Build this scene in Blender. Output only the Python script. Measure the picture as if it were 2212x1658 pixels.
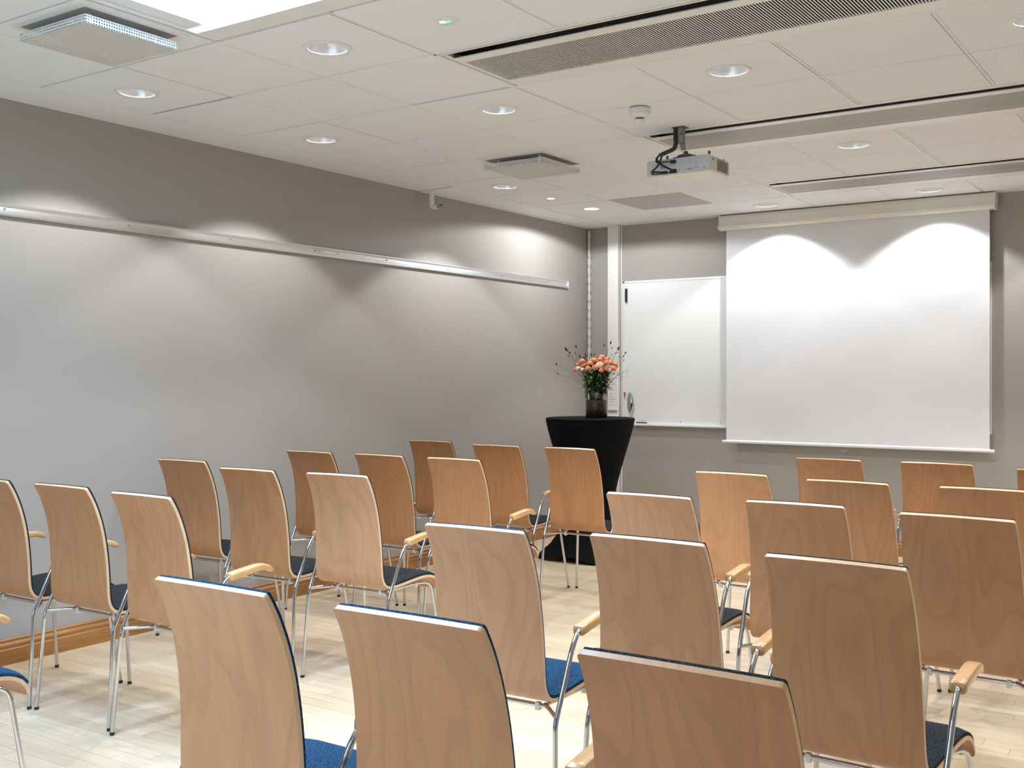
import bpy, bmesh, math, random
from mathutils import Vector, Matrix
R = math.radians
random.seed(7)
S = bpy.context.scene
COL = S.collection
for o in list(bpy.data.objects):
    bpy.data.objects.remove(o)

# ------------------------------------------------------------------ camera
CAMZ = 1.370
cd = bpy.data.cameras.new('camera'); cam = bpy.data.objects.new('camera', cd); COL.objects.link(cam)
cd.sensor_width = 36; cd.lens = 2321.3 / 2212 * 36; cd.shift_y = -20.8 / 2212; cd.clip_start = .05
cam.location = (0, 0, CAMZ); cam.rotation_euler = (R(90), 0, .5953)
S.camera = cam

# ------------------------------------------------------------------ world, exposure, daylight
S.view_settings.view_transform = 'Standard'; S.view_settings.look = 'None'
S.view_settings.gamma = 1; S.view_settings.use_curve_mapping = False
S.view_settings.exposure = 0.36
w = bpy.data.worlds.new('world'); S.world = w; w.use_nodes = True
bg = w.node_tree.nodes['Background']; bg.inputs[0].default_value = (.75, .86, 1, 1); bg.inputs[1].default_value = 1.0

# room dimensions
XL, XR, YB, YF, H = -4.83, 2.0, -2.0, 8.34, 2.671
GX, GY, T = -4.516, 2.838, .6            # ceiling grid origin and pitch
SKX0, SKX1, SKY0, SKY1 = -3.298, -2.136, 1.10, 2.724      # roof light opening
SK2Y0, SK2Y1 = -1.28, .18                                # unseen roof light added behind the camera to light the near chairs

def area(name, loc, rot, sx, sy, power, col):
    l = bpy.data.lights.new(name, 'AREA'); l.shape = 'RECTANGLE'; l.size = sx; l.size_y = sy
    l.energy = power; l.color = col
    o = bpy.data.objects.new(name, l); COL.objects.link(o); o.location = loc; o.rotation_euler = rot
    return o
SPOT_W = 36
DAY = (.70, .86, 1.0)
SKYC = (.49, .71, 1.0)
area('daylight_roof_light', ((SKX0 + SKX1) / 2, (SKY0 + SKY1) / 2, H + .62), (0, 0, 0), 1.05, 1.5, 112, SKYC)
area('daylight_roof_light', ((SKX0 + SKX1) / 2, (SK2Y0 + SK2Y1) / 2, H + .62), (0, 0, 0), 1.05, 1.35, 92, SKYC)  # lamp of the added roof light behind the camera
FILL_WIN = [(-3.9, -2.3), (-1.5, .1)]                      # unseen back wall windows added to fill the chair backs (x ranges)
for a, b in FILL_WIN:
    area('window_fill', ((a + b) / 2, YB - .16, 1.55), (R(90), 0, 0), b - a, 1.5, 14, DAY)  # cool fill lamps behind the added windows

# ------------------------------------------------------------------ object helpers
def tag(o, label=None, cat=None, group=None, kind=None):
    if label: o['label'] = label
    if cat: o['category'] = cat
    if group: o['group'] = group
    if kind: o['kind'] = kind
    return o
def link(name, me, parent=None):
    o = bpy.data.objects.new(name, me); COL.objects.link(o)
    if parent: o.parent = parent
    return o
def empty(name, loc, rz=0):
    o = bpy.data.objects.new(name, None); COL.objects.link(o); o.location = loc; o.rotation_euler = (0, 0, rz)
    o.empty_display_size = .1
    return o
class MB:
    """collects vertices and faces, builds one mesh object"""
    def __init__(s): s.v = []; s.f = []; s.sm = []; s.mi = []
    def add(s, vs, fs, smooth=False, mi=0):
        b = len(s.v); s.v += [tuple(v) for v in vs]
        for f in fs: s.f.append([b + i for i in f]); s.sm.append(smooth); s.mi.append(mi)
        return s
    def box(s, x0, x1, y0, y1, z0, z1, mi=0):
        v = [(x0, y0, z0), (x1, y0, z0), (x1, y1, z0), (x0, y1, z0), (x0, y0, z1), (x1, y0, z1), (x1, y1, z1), (x0, y1, z1)]
        return s.add(v, [(0, 3, 2, 1), (4, 5, 6, 7), (0, 1, 5, 4), (1, 2, 6, 5), (2, 3, 7, 6), (3, 0, 4, 7)], False, mi)
    def tube(s, pts, r, n=10, smooth=True, mi=0, caps=True):
        pts = [Vector(p) for p in pts]; m = len(pts)
        rs = r if isinstance(r, (list, tuple)) else [r] * m
        ref = None; vs = []
        for i, p in enumerate(pts):
            t = (pts[min(i + 1, m - 1)] - pts[max(i - 1, 0)]).normalized()
            if ref is None:
                ref = Vector((0, 0, 1)) if abs(t.z) < .9 else Vector((1, 0, 0))
                ref = (ref - t * ref.dot(t)).normalized()
            else: ref = (ref - t * ref.dot(t)).normalized()
            b = t.cross(ref)
            for k in range(n):
                a = 2 * math.pi * k / n
                vs.append(p + (ref * math.cos(a) + b * math.sin(a)) * rs[i])
        fs = [(i * n + k, i * n + (k + 1) % n, (i + 1) * n + (k + 1) % n, (i + 1) * n + k) for i in range(m - 1) for k in range(n)]
        s.add(vs, fs, smooth, mi)
        if caps:
            s.add(vs[:n], [tuple(range(n - 1, -1, -1))], False, mi); s.add(vs[-n:], [tuple(range(n))], False, mi)
        return s
    def lathe(s, prof, n=32, c=(0, 0), smooth=True, mi=0, mod=None):
        vs = []
        for (r, z) in prof:
            for k in range(n):
                a = 2 * math.pi * k / n
                rr, zz = (r, z) if mod is None else mod(r, z, a)
                vs.append((c[0] + rr * math.cos(a), c[1] + rr * math.sin(a), zz))
        m = len(prof)
        s.add(vs, [(i * n + k, i * n + (k + 1) % n, (i + 1) * n + (k + 1) % n, (i + 1) * n + k) for i in range(m - 1) for k in range(n)], smooth, mi)
        return s
    def prism(s, poly, axis, a, b, mi=0):
        """extrude a 2D polygon along axis 0/1/2 from a to b; poly in the two remaining axes"""
        n = len(poly)
        def P(q, t):
            q = list(q); q.insert(axis, t); return tuple(q)
        vs = [P(q, a) for q in poly] + [P(q, b) for q in poly]
        fs = [(k, (k + 1) % n, n + (k + 1) % n, n + k) for k in range(n)] + [tuple(range(n - 1, -1, -1)), tuple(range(n, 2 * n))]
        return s.add(vs, fs, False, mi)
    def mesh(s, name, mats):
        me = bpy.data.meshes.new(name); me.from_pydata(s.v, [], s.f)
        me.polygons.foreach_set('use_smooth', s.sm); me.polygons.foreach_set('material_index', s.mi)
        for m in (mats if isinstance(mats, (list, tuple)) else [mats]): me.materials.append(m)
        bm = bmesh.new(); bm.from_mesh(me); bmesh.ops.recalc_face_normals(bm, faces=bm.faces); bm.to_mesh(me); bm.free()
        me.update(); return me
    def build(s, name, mats, parent=None): return link(name, s.mesh(name, mats), parent)
def bevel_box(x0, x1, y0, y1, z0, z1, r, seg=2):
    bm = bmesh.new(); bmesh.ops.create_cube(bm, size=1)
    for v in bm.verts: v.co = ((x0 + x1) / 2 + v.co.x * (x1 - x0), (y0 + y1) / 2 + v.co.y * (y1 - y0), (z0 + z1) / 2 + v.co.z * (z1 - z0))
    bmesh.ops.bevel(bm, geom=list(bm.edges), offset=r, segments=seg, profile=.5, affect='EDGES')
    mb = MB(); bm.verts.index_update()
    mb.add([v.co for v in bm.verts], [[v.index for v in f.verts] for f in bm.faces], False); bm.free()
    return mb
def crom(pts, n=6):
    P = [Vector(p) for p in pts]; P = [2 * P[0] - P[1]] + P + [2 * P[-1] - P[-2]]; out = []
    for i in range(1, len(P) - 2):
        for k in range(n):
            t = k / n; a, b, c, d = P[i - 1:i + 3]
            out.append(.5 * ((2 * b) + (c - a) * t + (2 * a - 5 * b + 4 * c - d) * t * t + (3 * b - a - 3 * c + d) * t ** 3))
    out.append(P[-2]); return out
def fillet(pts, rad, n=5):
    """polyline with rounded corners"""
    P = [Vector(p) for p in pts]; out = [P[0]]
    for i in range(1, len(P) - 1):
        a = (P[i - 1] - P[i]); b = (P[i + 1] - P[i]); rr = rad[i - 1] if isinstance(rad, (list, tuple)) else rad
        d = min(rr, a.length * .49, b.length * .49); p0 = P[i] + a.normalized() * d; p1 = P[i] + b.normalized() * d
        for k in range(n + 1):
            t = k / n; out.append((1 - t) ** 2 * p0 + 2 * t * (1 - t) * P[i] + t * t * p1)
    out.append(P[-1]); return out
def copy_tree(o, parent=None):
    c = o.copy(); COL.objects.link(c); c.parent = parent
    for ch in list(o.children): copy_tree(ch, c)
    return c

# ------------------------------------------------------------------ materials
class NT:
    def __init__(s, name):
        s.m = bpy.data.materials.new(name); s.m.use_nodes = True; s.t = s.m.node_tree; s.b = s.t.nodes['Principled BSDF']
    def n(s, typ, **kw):
        nd = s.t.nodes.new(typ)
        for k, v in kw.items():
            if k.startswith('i_'):
                key = k[2:]; key = int(key) if key.isdigit() else key.replace('_', ' ')
                nd.inputs[key].default_value = v
            else: setattr(nd, k, v)
        return nd
    def l(s, a, b): s.t.links.new(a, b)
    def math(s, op, a, b=None):
        nd = s.n('ShaderNodeMath', operation=op)
        for i, x in enumerate((a, b)):
            if x is None: continue
            if isinstance(x, (int, float)): nd.inputs[i].default_value = x
            else: s.l(x, nd.inputs[i])
        return nd.outputs[0]
    def mix(s, fac, a, b):
        nd = s.n('ShaderNodeMix', data_type='RGBA')
        for i, x in ((0, fac), (6, a), (7, b)):
            if isinstance(x, (int, float)): nd.inputs[i].default_value = x
            elif isinstance(x, tuple): nd.inputs[i].default_value = (*x, 1) if len(x) == 3 else x
            else: s.l(x, nd.inputs[i])
        return nd.outputs[2]
    def ramp(s, fac, stops):
        nd = s.n('ShaderNodeValToRGB'); s.l(fac, nd.inputs[0]); e = nd.color_ramp.elements
        while len(e) < len(stops): e.new(.5)
        for el, (p, c) in zip(e, stops): el.position = p; el.color = (c, c, c, 1) if isinstance(c, (int, float)) else (*c, 1)
        return nd.outputs[0]
def plain(name, col, rough=.5, metal=0, spec=.5, bump=0, bscale=200, emit=None, estr=0, coat=0):
    k = NT(name); b = k.b
    b.inputs['Base Color'].default_value = (*col, 1); b.inputs['Roughness'].default_value = rough
    b.inputs['Metallic'].default_value = metal; b.inputs['Specular IOR Level'].default_value = spec
    b.inputs['Coat Weight'].default_value = coat
    if emit: b.inputs['Emission Color'].default_value = (*emit, 1); b.inputs['Emission Strength'].default_value = estr
    tc = k.n('ShaderNodeTexCoord'); no = k.n('ShaderNodeTexNoise', i_Scale=bscale, i_Detail=3.0); k.l(tc.outputs['Object'], no.inputs['Vector'])
    if bump:
        bp = k.n('ShaderNodeBump', i_Strength=bump, i_Distance=.002); k.l(no.outputs[0], bp.inputs['Height']); k.l(bp.outputs[0], b.inputs['Normal'])
    # a faint procedural tint so no surface is perfectly uniform
    c = k.mix(k.math('MULTIPLY', no.outputs[0], .10), col, tuple(x * .82 for x in col)); k.l(c, b.inputs['Base Color'])
    return k.m
def wall_mat():
    k = NT('painted_wall'); tc = k.n('ShaderNodeTexCoord')
    n1 = k.n('ShaderNodeTexNoise', i_Scale=1.2, i_Detail=3.0); k.l(tc.outputs['Object'], n1.inputs['Vector'])
    n2 = k.n('ShaderNodeTexNoise', i_Scale=90.0, i_Detail=4.0); k.l(tc.outputs['Object'], n2.inputs['Vector'])
    k.l(k.mix(k.math('MULTIPLY', n1.outputs[0], .35), (.395, .372, .345), (.36, .34, .312)), k.b.inputs['Base Color'])
    bp = k.n('ShaderNodeBump', i_Strength=.12, i_Distance=.003); k.l(n2.outputs[0], bp.inputs['Height']); k.l(bp.outputs[0], k.b.inputs['Normal'])
    k.b.inputs['Roughness'].default_value = .62; k.b.inputs['Specular IOR Level'].default_value = .25
    return k.m
def veneer(name, c1, c2, c3, rough=.38, coat=.2, fine=1.0):
    """beech veneer: broad cathedral figure plus fine fibre, shifted per object"""
    k = NT(name); tc = k.n('ShaderNodeTexCoord'); oi = k.n('ShaderNodeObjectInfo')
    sp = k.n('ShaderNodeSeparateXYZ'); k.l(tc.outputs['Object'], sp.inputs[0])
    along = k.math('SUBTRACT', sp.outputs[2], sp.outputs[1]); rnd = k.math('MULTIPLY', oi.outputs['Random'], 37.0)
    cb = k.n('ShaderNodeCombineXYZ'); k.l(k.math('ADD', k.math('MULTIPLY', sp.outputs[0], 5.0), rnd), cb.inputs[0]); k.l(k.math('ADD', k.math('MULTIPLY', along, 1.0), rnd), cb.inputs[1])
    n1 = k.n('ShaderNodeTexNoise', i_Scale=1.0, i_Detail=2.0, i_Roughness=.35); k.l(cb.outputs[0], n1.inputs['Vector'])
    rings = k.math('FRACT', k.math('MULTIPLY', n1.outputs[0], 14.0))
    ring = k.ramp(rings, [(0, 0.0), (.45, .08), (.88, .85), (1, 0.0)])
    cf = k.n('ShaderNodeCombineXYZ'); k.l(k.math('ADD', k.math('MULTIPLY', sp.outputs[0], 260.0), rnd), cf.inputs[0]); k.l(k.math('MULTIPLY', along, 9.0), cf.inputs[1])
    n2 = k.n('ShaderNodeTexNoise', i_Scale=1.0, i_Detail=3.0); k.l(cf.outputs[0], n2.inputs['Vector'])
    n3 = k.n('ShaderNodeTexNoise', i_Scale=2.2, i_Detail=2.0); k.l(cb.outputs[0], n3.inputs['Vector'])
    base = k.mix(k.ramp(n3.outputs[0], [(.3, 0.0), (.7, 1.0)]), c1, c2)
    base = k.mix(k.math('MULTIPLY', ring, .38), base, c3)
    base = k.mix(k.math('MULTIPLY', k.ramp(n2.outputs[0], [(.35, 0.0), (.75, 1.0)]), .30 * fine), base, c3)
    hsv = k.n('ShaderNodeHueSaturation'); k.l(base, hsv.inputs['Color']); k.l(k.math('ADD', k.math('MULTIPLY', oi.outputs['Random'], .16), .92), hsv.inputs['Value'])
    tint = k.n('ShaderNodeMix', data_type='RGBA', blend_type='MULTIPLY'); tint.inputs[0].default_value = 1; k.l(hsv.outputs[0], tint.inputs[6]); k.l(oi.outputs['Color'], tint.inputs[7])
    k.l(tint.outputs[2], k.b.inputs['Base Color'])
    k.b.inputs['Roughness'].default_value = rough; k.b.inputs['Coat Weight'].default_value = coat; k.b.inputs['Coat Roughness'].default_value = .25
    return k.m
def fabric(name, dark, light, amt):
    k = NT(name); tc = k.n('ShaderNodeTexCoord')
    n1 = k.n('ShaderNodeTexNoise', i_Scale=260.0, i_Detail=3.0, i_Roughness=.8); k.l(tc.outputs['Object'], n1.inputs['Vector'])
    k.l(k.mix(k.math('MULTIPLY', k.ramp(n1.outputs[0], [(.42, 0.0), (.72, 1.0)]), amt), dark, light), k.b.inputs['Base Color'])
    bp = k.n('ShaderNodeBump', i_Strength=.6, i_Distance=.002); k.l(n1.outputs[0], bp.inputs['Height']); k.l(bp.outputs[0], k.b.inputs['Normal'])
    k.b.inputs['Roughness'].default_value = .95; k.b.inputs['Specular IOR Level'].default_value = .15
    k.b.inputs['Sheen Weight'].default_value = .08; k.b.inputs['Sheen Tint'].default_value = (*light, 1)
    return k.m
def plank_mat(name, attr):
    k = NT(name); geo = k.n('ShaderNodeNewGeometry')
    if attr: a = k.n('ShaderNodeAttribute', attribute_name='tone'); tone = a.outputs['Fac']
    else: oi = k.n('ShaderNodeObjectInfo'); tone = oi.outputs['Random']
    sp = k.n('ShaderNodeSeparateXYZ'); k.l(geo.outputs['Position'], sp.inputs[0])
    off = k.math('MULTIPLY', tone, 61.0)
    cb = k.n('ShaderNodeCombineXYZ'); k.l(k.math('ADD', k.math('MULTIPLY', sp.outputs[0], 2.2), off), cb.inputs[0]); k.l(k.math('ADD', k.math('MULTIPLY', sp.outputs[1], 26.0), off), cb.inputs[1])
    n1 = k.n('ShaderNodeTexNoise', i_Scale=1.0, i_Detail=4.0, i_Roughness=.6, i_Distortion=.6); k.l(cb.outputs[0], n1.inputs['Vector'])
    cb2 = k.n('ShaderNodeCombineXYZ'); k.l(k.math('MULTIPLY', sp.outputs[0], 10.0), cb2.inputs[0]); k.l(k.math('ADD', k.math('MULTIPLY', sp.outputs[1], 240.0), off), cb2.inputs[1])
    n2 = k.n('ShaderNodeTexNoise', i_Scale=1.0, i_Detail=2.0); k.l(cb2.outputs[0], n2.inputs['Vector'])
    c = k.mix(k.ramp(tone, [(0, 0.0), (1, 1.0)]), (.72, .57, .385), (.83, .70, .51))
    c = k.mix(k.math('MULTIPLY', k.ramp(n1.outputs[0], [(.45, 0.0), (.72, 1.0)]), .42), c, (.52, .39, .26))
    c = k.mix(k.math('MULTIPLY', n2.outputs[0], .16), c, (.48, .34, .2))
    k.l(c, k.b.inputs['Base Color']); k.b.inputs['Roughness'].default_value = .30; k.b.inputs['Specular IOR Level'].default_value = .45
    return k.m
def oak_mat(name, c1, c2, axis):
    k = NT(name); tc = k.n('ShaderNodeTexCoord'); mp = k.n('ShaderNodeMapping'); sc = [60, 60, 60]; sc[axis] = 3.0; mp.inputs['Scale'].default_value = sc
    k.l(tc.outputs['Object'], mp.inputs[0]); n1 = k.n('ShaderNodeTexNoise', i_Scale=1.0, i_Detail=4.0, i_Distortion=.8); k.l(mp.outputs[0], n1.inputs['Vector'])
    k.l(k.mix(k.ramp(n1.outputs[0], [(.35, 0.0), (.7, 1.0)]), c1, c2), k.b.inputs['Base Color']); k.b.inputs['Roughness'].default_value = .38; k.b.inputs['Coat Weight'].default_value = .2
    return k.m
def perforated(name, col, pitch, hole, vertical=False):
    """sheet metal with a grid of round holes (real see-through holes by transparency)"""
    k = NT(name); tc = k.n('ShaderNodeTexCoord'); sp = k.n('ShaderNodeSeparateXYZ'); k.l(tc.outputs['Object'], sp.inputs[0])
    def cell(o): return k.math('SUBTRACT', k.math('FRACT', k.math('DIVIDE', o, pitch)), .5)
    a = sp.outputs[0] if not vertical else k.math('ADD', sp.outputs[0], sp.outputs[1]); b = sp.outputs[1] if not vertical else sp.outputs[2]
    a, b = cell(a), cell(b)
    d = k.math('MAXIMUM', k.math('ABSOLUTE', a), k.math('ABSOLUTE', b)) if hole > .3 else k.math('POWER', k.math('ADD', k.math('MULTIPLY', a, a), k.math('MULTIPLY', b, b)), .5)
    msk = k.math('LESS_THAN', d, hole)
    tr = k.n('ShaderNodeBsdfTransparent'); mx = k.n('ShaderNodeMixShader'); k.l(msk, mx.inputs[0]); k.l(k.b.outputs[0], mx.inputs[1]); k.l(tr.outputs[0], mx.inputs[2])
    k.l(mx.outputs[0], k.t.nodes['Material Output'].inputs[0]); k.b.inputs['Base Color'].default_value = (*col, 1); k.b.inputs['Roughness'].default_value = .45
    return k.m

M = {}
M['wall'] = wall_mat()
M['ceil'] = plain('ceiling_tile', (.83, .85, .885), .85, spec=.2, bump=.05, bscale=260)
M['runner'] = plain('runner_paint', (.80, .80, .81), .5)
M['void'] = plain('plenum_dark', (.06, .057, .052), .9, spec=.1)
M['white'] = plain('white_paint', (.84, .83, .81), .4)
M['white_gloss'] = plain('white_enamel', (.86, .87, .87), .18, coat=.3)
M['cream'] = plain('cream_metal', (.84, .79, .72), .42)
M['screen'] = plain('screen_fabric', (.79, .80, .825), .85, spec=.15, bump=.03, bscale=400)
M['chrome'] = plain('chrome', (.60, .61, .635), .07, metal=1)
M['alu'] = plain('brushed_aluminium', (.72, .73, .735), .28, metal=.85)
M['alu_refl'] = plain('reflector_metal', (.74, .75, .765), .34, metal=1)
M['rubber'] = plain('black_rubber', (.012, .012, .013), .6)
M['black'] = plain('black_plastic', (.015, .015, .016), .42)
M['dgrey'] = plain('dark_grey_metal', (.11, .115, .125), .45, metal=.3)
M['mgrey'] = plain('grey_metal', (.28, .285, .29), .45, metal=.4)
M['lycra'] = plain('black_stretch_cloth', (.0035, .0035, .004), .8, spec=.12, bump=.1, bscale=500)
M['clip'] = plain('clear_plastic', (.75, .76, .76), .25)
M['shell'] = veneer('beech_veneer', (.51, .248, .112), (.45, .212, .092), (.30, .132, .055))
M['ply'] = veneer('beech_ply_edge', (.70, .49, .31), (.66, .44, .27), (.50, .32, .18), .35, .2, .6)
M['arm'] = veneer('lacquered_beech_arm', (.68, .40, .18), (.62, .35, .15), (.48, .26, .10), .22, .5, .5)
M['fab'] = fabric('charcoal_wool', (.0075, .0085, .010), (.085, .095, .108), .8)
M['fabblue'] = fabric('blue_wool', (.003, .014, .034), (.045, .16, .32), .85)
M['plank'] = plank_mat('maple_plank', False); M['plankf'] = plank_mat('maple_plank_field', True)
M['oak'] = oak_mat('oak_skirting', (.43, .205, .062), (.31, .135, .036), 1); M['oakx'] = oak_mat('oak_skirting_front', (.43, .205, .062), (.31, .135, .036), 0)
M['lamp'] = plain('lamp_glow', (1, 1, 1), .5, emit=(1, .97, .93), estr=34)
M['lamp_soft'] = plain('lamp_diffuser_glow', (1, 1, 1), .5, emit=(.95, .98, 1), estr=5)
M['green'] = plain('green_led_glow', (.1, .8, .4), .4, emit=(.06, .8, .35), estr=1.6)
M['mint'] = plain('mint_led_glow', (.6, 1, .9), .4, emit=(.65, 1, .9), estr=3)
M['neck'] = plain('grey_painted_neck', (.42, .42, .41), .6)
M['perf'] = perforated('perforated_white_steel', (.76, .75, .73), .0105, .27)
M['perfside'] = perforated('perforated_white_edge', (.76, .75, .73), .0105, .27, True)
M['mesh'] = perforated('fine_mesh_steel', (.52, .51, .49), .0062, .30)
M['paper'] = plain('paper_sheet', (.80, .80, .80), .7)
M['print'] = plain('grey_print', (.35, .35, .36), .7)
M['brown'] = plain('brown_label', (.36, .27, .21), .5)
M['proj'] = plain('projector_shell', (.80, .77, .73), .4)
M['projrear'] = plain('projector_rear', (.62, .64, .68), .4)
M['red'] = plain('red_plastic', (.6, .03, .02), .4)
def vase_mat():
    k = NT('mottled_smoky_glass'); tc = k.n('ShaderNodeTexCoord'); v = k.n('ShaderNodeTexVoronoi', i_Scale=160.0); k.l(tc.outputs['Object'], v.inputs['Vector'])
    k.l(k.mix(k.ramp(v.outputs['Distance'], [(.05, 1.0), (.25, 0.0)]), (.020, .013, .008), (.12, .085, .06)), k.b.inputs['Base Color'])
    bp = k.n('ShaderNodeBump', i_Strength=.5, i_Distance=.002); k.l(v.outputs['Distance'], bp.inputs['Height']); k.l(bp.outputs[0], k.b.inputs['Normal'])
    k.b.inputs['Roughness'].default_value = .18; k.b.inputs['Specular IOR Level'].default_value = .6; return k.m
M['vase'] = vase_mat()
M['leaf'] = plain('leaf_green', (.035, .085, .022), .45); M['leaf2'] = plain('leaf_light_green', (.10, .20, .035), .45); M['stem'] = plain('stem_green', (.10, .12, .06), .6)
M['coral'] = plain('coral_petals', (.80, .27, .12), .6); M['peach'] = plain('peach_petals', (.88, .56, .36), .6); M['apricot'] = plain('cream_petals', (.88, .66, .42), .6)
M['yellow'] = plain('yellow_buds', (.65, .42, .06), .6); M['seed'] = plain('burnet_seed_head', (.045, .014, .014), .7)
def glass_mat():
    k = NT('window_glass'); tr = k.n('ShaderNodeBsdfTransparent', i_Color=(.92, .96, 1, 1)); gl = k.n('ShaderNodeBsdfGlossy', i_Roughness=.03)
    mx = k.n('ShaderNodeMixShader'); mx.inputs[0].default_value = .06; k.l(tr.outputs[0], mx.inputs[1]); k.l(gl.outputs[0], mx.inputs[2]); k.l(mx.outputs[0], k.t.nodes['Material Output'].inputs[0]); return k.m
M['glass'] = glass_mat()
M['dglass'] = plain('dark_tinted_glass', (.02, .06, .09), .06)

# ------------------------------------------------------------------ structure: walls
def struct(o): o['kind'] = 'structure'; return o
struct(MB().box(XL - .15, XL, YB, YF + .15, -.05, H + .3).build('wall_left', M['wall']))
struct(MB().box(XL, XR, YF, YF + .15, -.05, H + .3).build('wall_front', M['wall']))
struct(MB().box(XR, XR + .15, YB, YF + .15, -.05, H + .3).build('wall_right', M['wall']))
wb = MB(); xs = [XL] + [e for p in FILL_WIN for e in p] + [XR]
for i in range(0, len(xs), 2): wb.box(xs[i], xs[i + 1], YB - .15, YB, -.05, H + .3)
for a, b in FILL_WIN: wb.box(a, b, YB - .15, YB, -.05, .78); wb.box(a, b, YB - .15, YB, 2.32, H + .3)
struct(wb.build('wall_back', M['wall']))
for i, (a, b) in enumerate(FILL_WIN):  # frames and panes for the added fill windows
    f = MB()
    for q in ((a, a + .05), (b - .05, b), ((a + b) / 2 - .025, (a + b) / 2 + .025)): f.box(q[0], q[1], YB - .09, YB - .03, .78, 2.32)
    f.box(a, b, YB - .09, YB - .03, .78, .83); f.box(a, b, YB - .09, YB - .03, 2.27, 2.32)
    wo = struct(f.build('window_%d' % (i + 1), M['white']))
    MB().box(a, b, YB - .065, YB - .06, .80, 2.30).build('pane', M['glass'], wo)

# skirting with moulded profile
def skirting(name, axis, at, sgn, a, b, mat):
    pr = [(0, 0), (.020, 0), (.020, .070), (.016, .076), (.0165, .083), (.020, .087), (.018, .095), (.011, .103), (.010, .110), (.013, .115), (.008, .121), (0, .121)]
    if axis == 1: poly = [(at + sgn * q[0], q[1]) for q in pr]; m = MB().prism(poly, 1, a, b)
    else: poly = [(at + sgn * q[0], q[1]) for q in pr]; m = MB().prism(poly, 0, a, b)
    return struct(m.build(name, mat))
skirting('baseboard_left', 1, XL, 1, YB, YF, M['oak']); skirting('baseboard_front', 0, YF, -1, XL + .02, XR, M['oakx'])

# ------------------------------------------------------------------ floor of short maple strips
fl = struct(MB().box(XL, XR, YB, YF, -.06, -.0125).build('floor', M['void']))
PW, PL, gap = .0705, .47, .0011
pm = MB().box(-PL / 2 + gap / 2, PL / 2 - gap / 2, -PW / 2 + gap / 2, PW / 2 - gap / 2, -.012, 0).mesh('plank', M['plank'])
fwd = Vector((-math.sin(.5953), math.cos(.5953), 0)); rgt = Vector((math.cos(.5953), math.sin(.5953), 0))
cells = []
rr = random.Random(3); y = YB + PW / 2; j = 0
while y < YF:
    x = XL - rr.random() * PL
    while x < XR: cells.append((x + PL / 2, y)); x += PL
    y += PW; j += 1
def vis(c):
    p = Vector((c[0], c[1], 0)); d = p.dot(fwd)
    if d < .5: return None
    px = 1106 + 2321.3 * p.dot(rgt) / d; py = 808.2 + 2321.3 * CAMZ / d
    return d if -150 < px < 2360 and py < 1720 else None
inner = [(vis(c), c) for c in cells if vis(c) and XL + .03 < c[0] - PL / 2 and c[0] + PL / 2 < XR and c[1] + PW / 2 < YF]
inner.sort(); near = set(c for d, c in inner[:300])
for c in cells:
    if c in near: o = link('plank', pm, fl); o.location = (c[0], c[1], 0)
fm = MB(); tones = []
for c in cells:
    if c in near: continue
    a, b = max(c[0] - PL / 2 + gap / 2, XL), min(c[0] + PL / 2 - gap / 2, XR); d, e = c[1] - PW / 2 + gap / 2, min(c[1] + PW / 2 - gap / 2, YF)
    if b - a < .01 or e - d < .005: continue
    fm.box(a, b, d, e, -.012, 0); tones += [rr.random()] * 8
fo = fm.build('plank_field', M['plankf'], fl); fo['kind'] = 'stuff'
at = fo.data.attributes.new('tone', 'FLOAT', 'POINT'); at.data.foreach_set('value', tones)

# ------------------------------------------------------------------ ceiling of lay-in tiles
NV, U0, U1 = 10, -8, 9
gx = lambda v: GX + v * T
gy = lambda u: GY + u * T
cl = struct(MB().box(SKX1 + .05, XR, YB, YF, H + .28, H + .34).box(XL, SKX0 - .05, YB, YF, H + .28, H + .34).box(SKX0 - .05, SKX1 + .05, SKY1 + .05, YF, H + .28, H + .34).box(SKX0 - .05, SKX1 + .05, YB, SK2Y0 - .05, H + .28, H + .34).box(SKX0 - .05, SKX1 + .05, SK2Y1 + .05, SKY0 - .05, H + .28, H + .34).build('ceiling', M['void']))
BEAMS = (1, 4, 7)                                     # grid rows that hold chilled beams from column 3 on
LIGHTS = [(.5, .5), (2.5, .5), (4.5, .5), (6.5, .5), (.5, 2.5), (2.5, 2.5), (4.5, 2.5), (6.5, 2.5), (8.5, 2.5), (.5, 5.5), (4.5, 5.5), (6.5, 5.5), (8.5, 5.5),
          (2.5, 8.5), (4.5, 8.5), (6.5, 8.5), (8.5, 8.5), (8.5, .5)]
lightcell = {(int(v), math.floor(u)) for v, u in LIGHTS} | {(0, 7), (3, 0)}
HOLE = {(0, 7): .062, (3, 0): .0}
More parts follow.
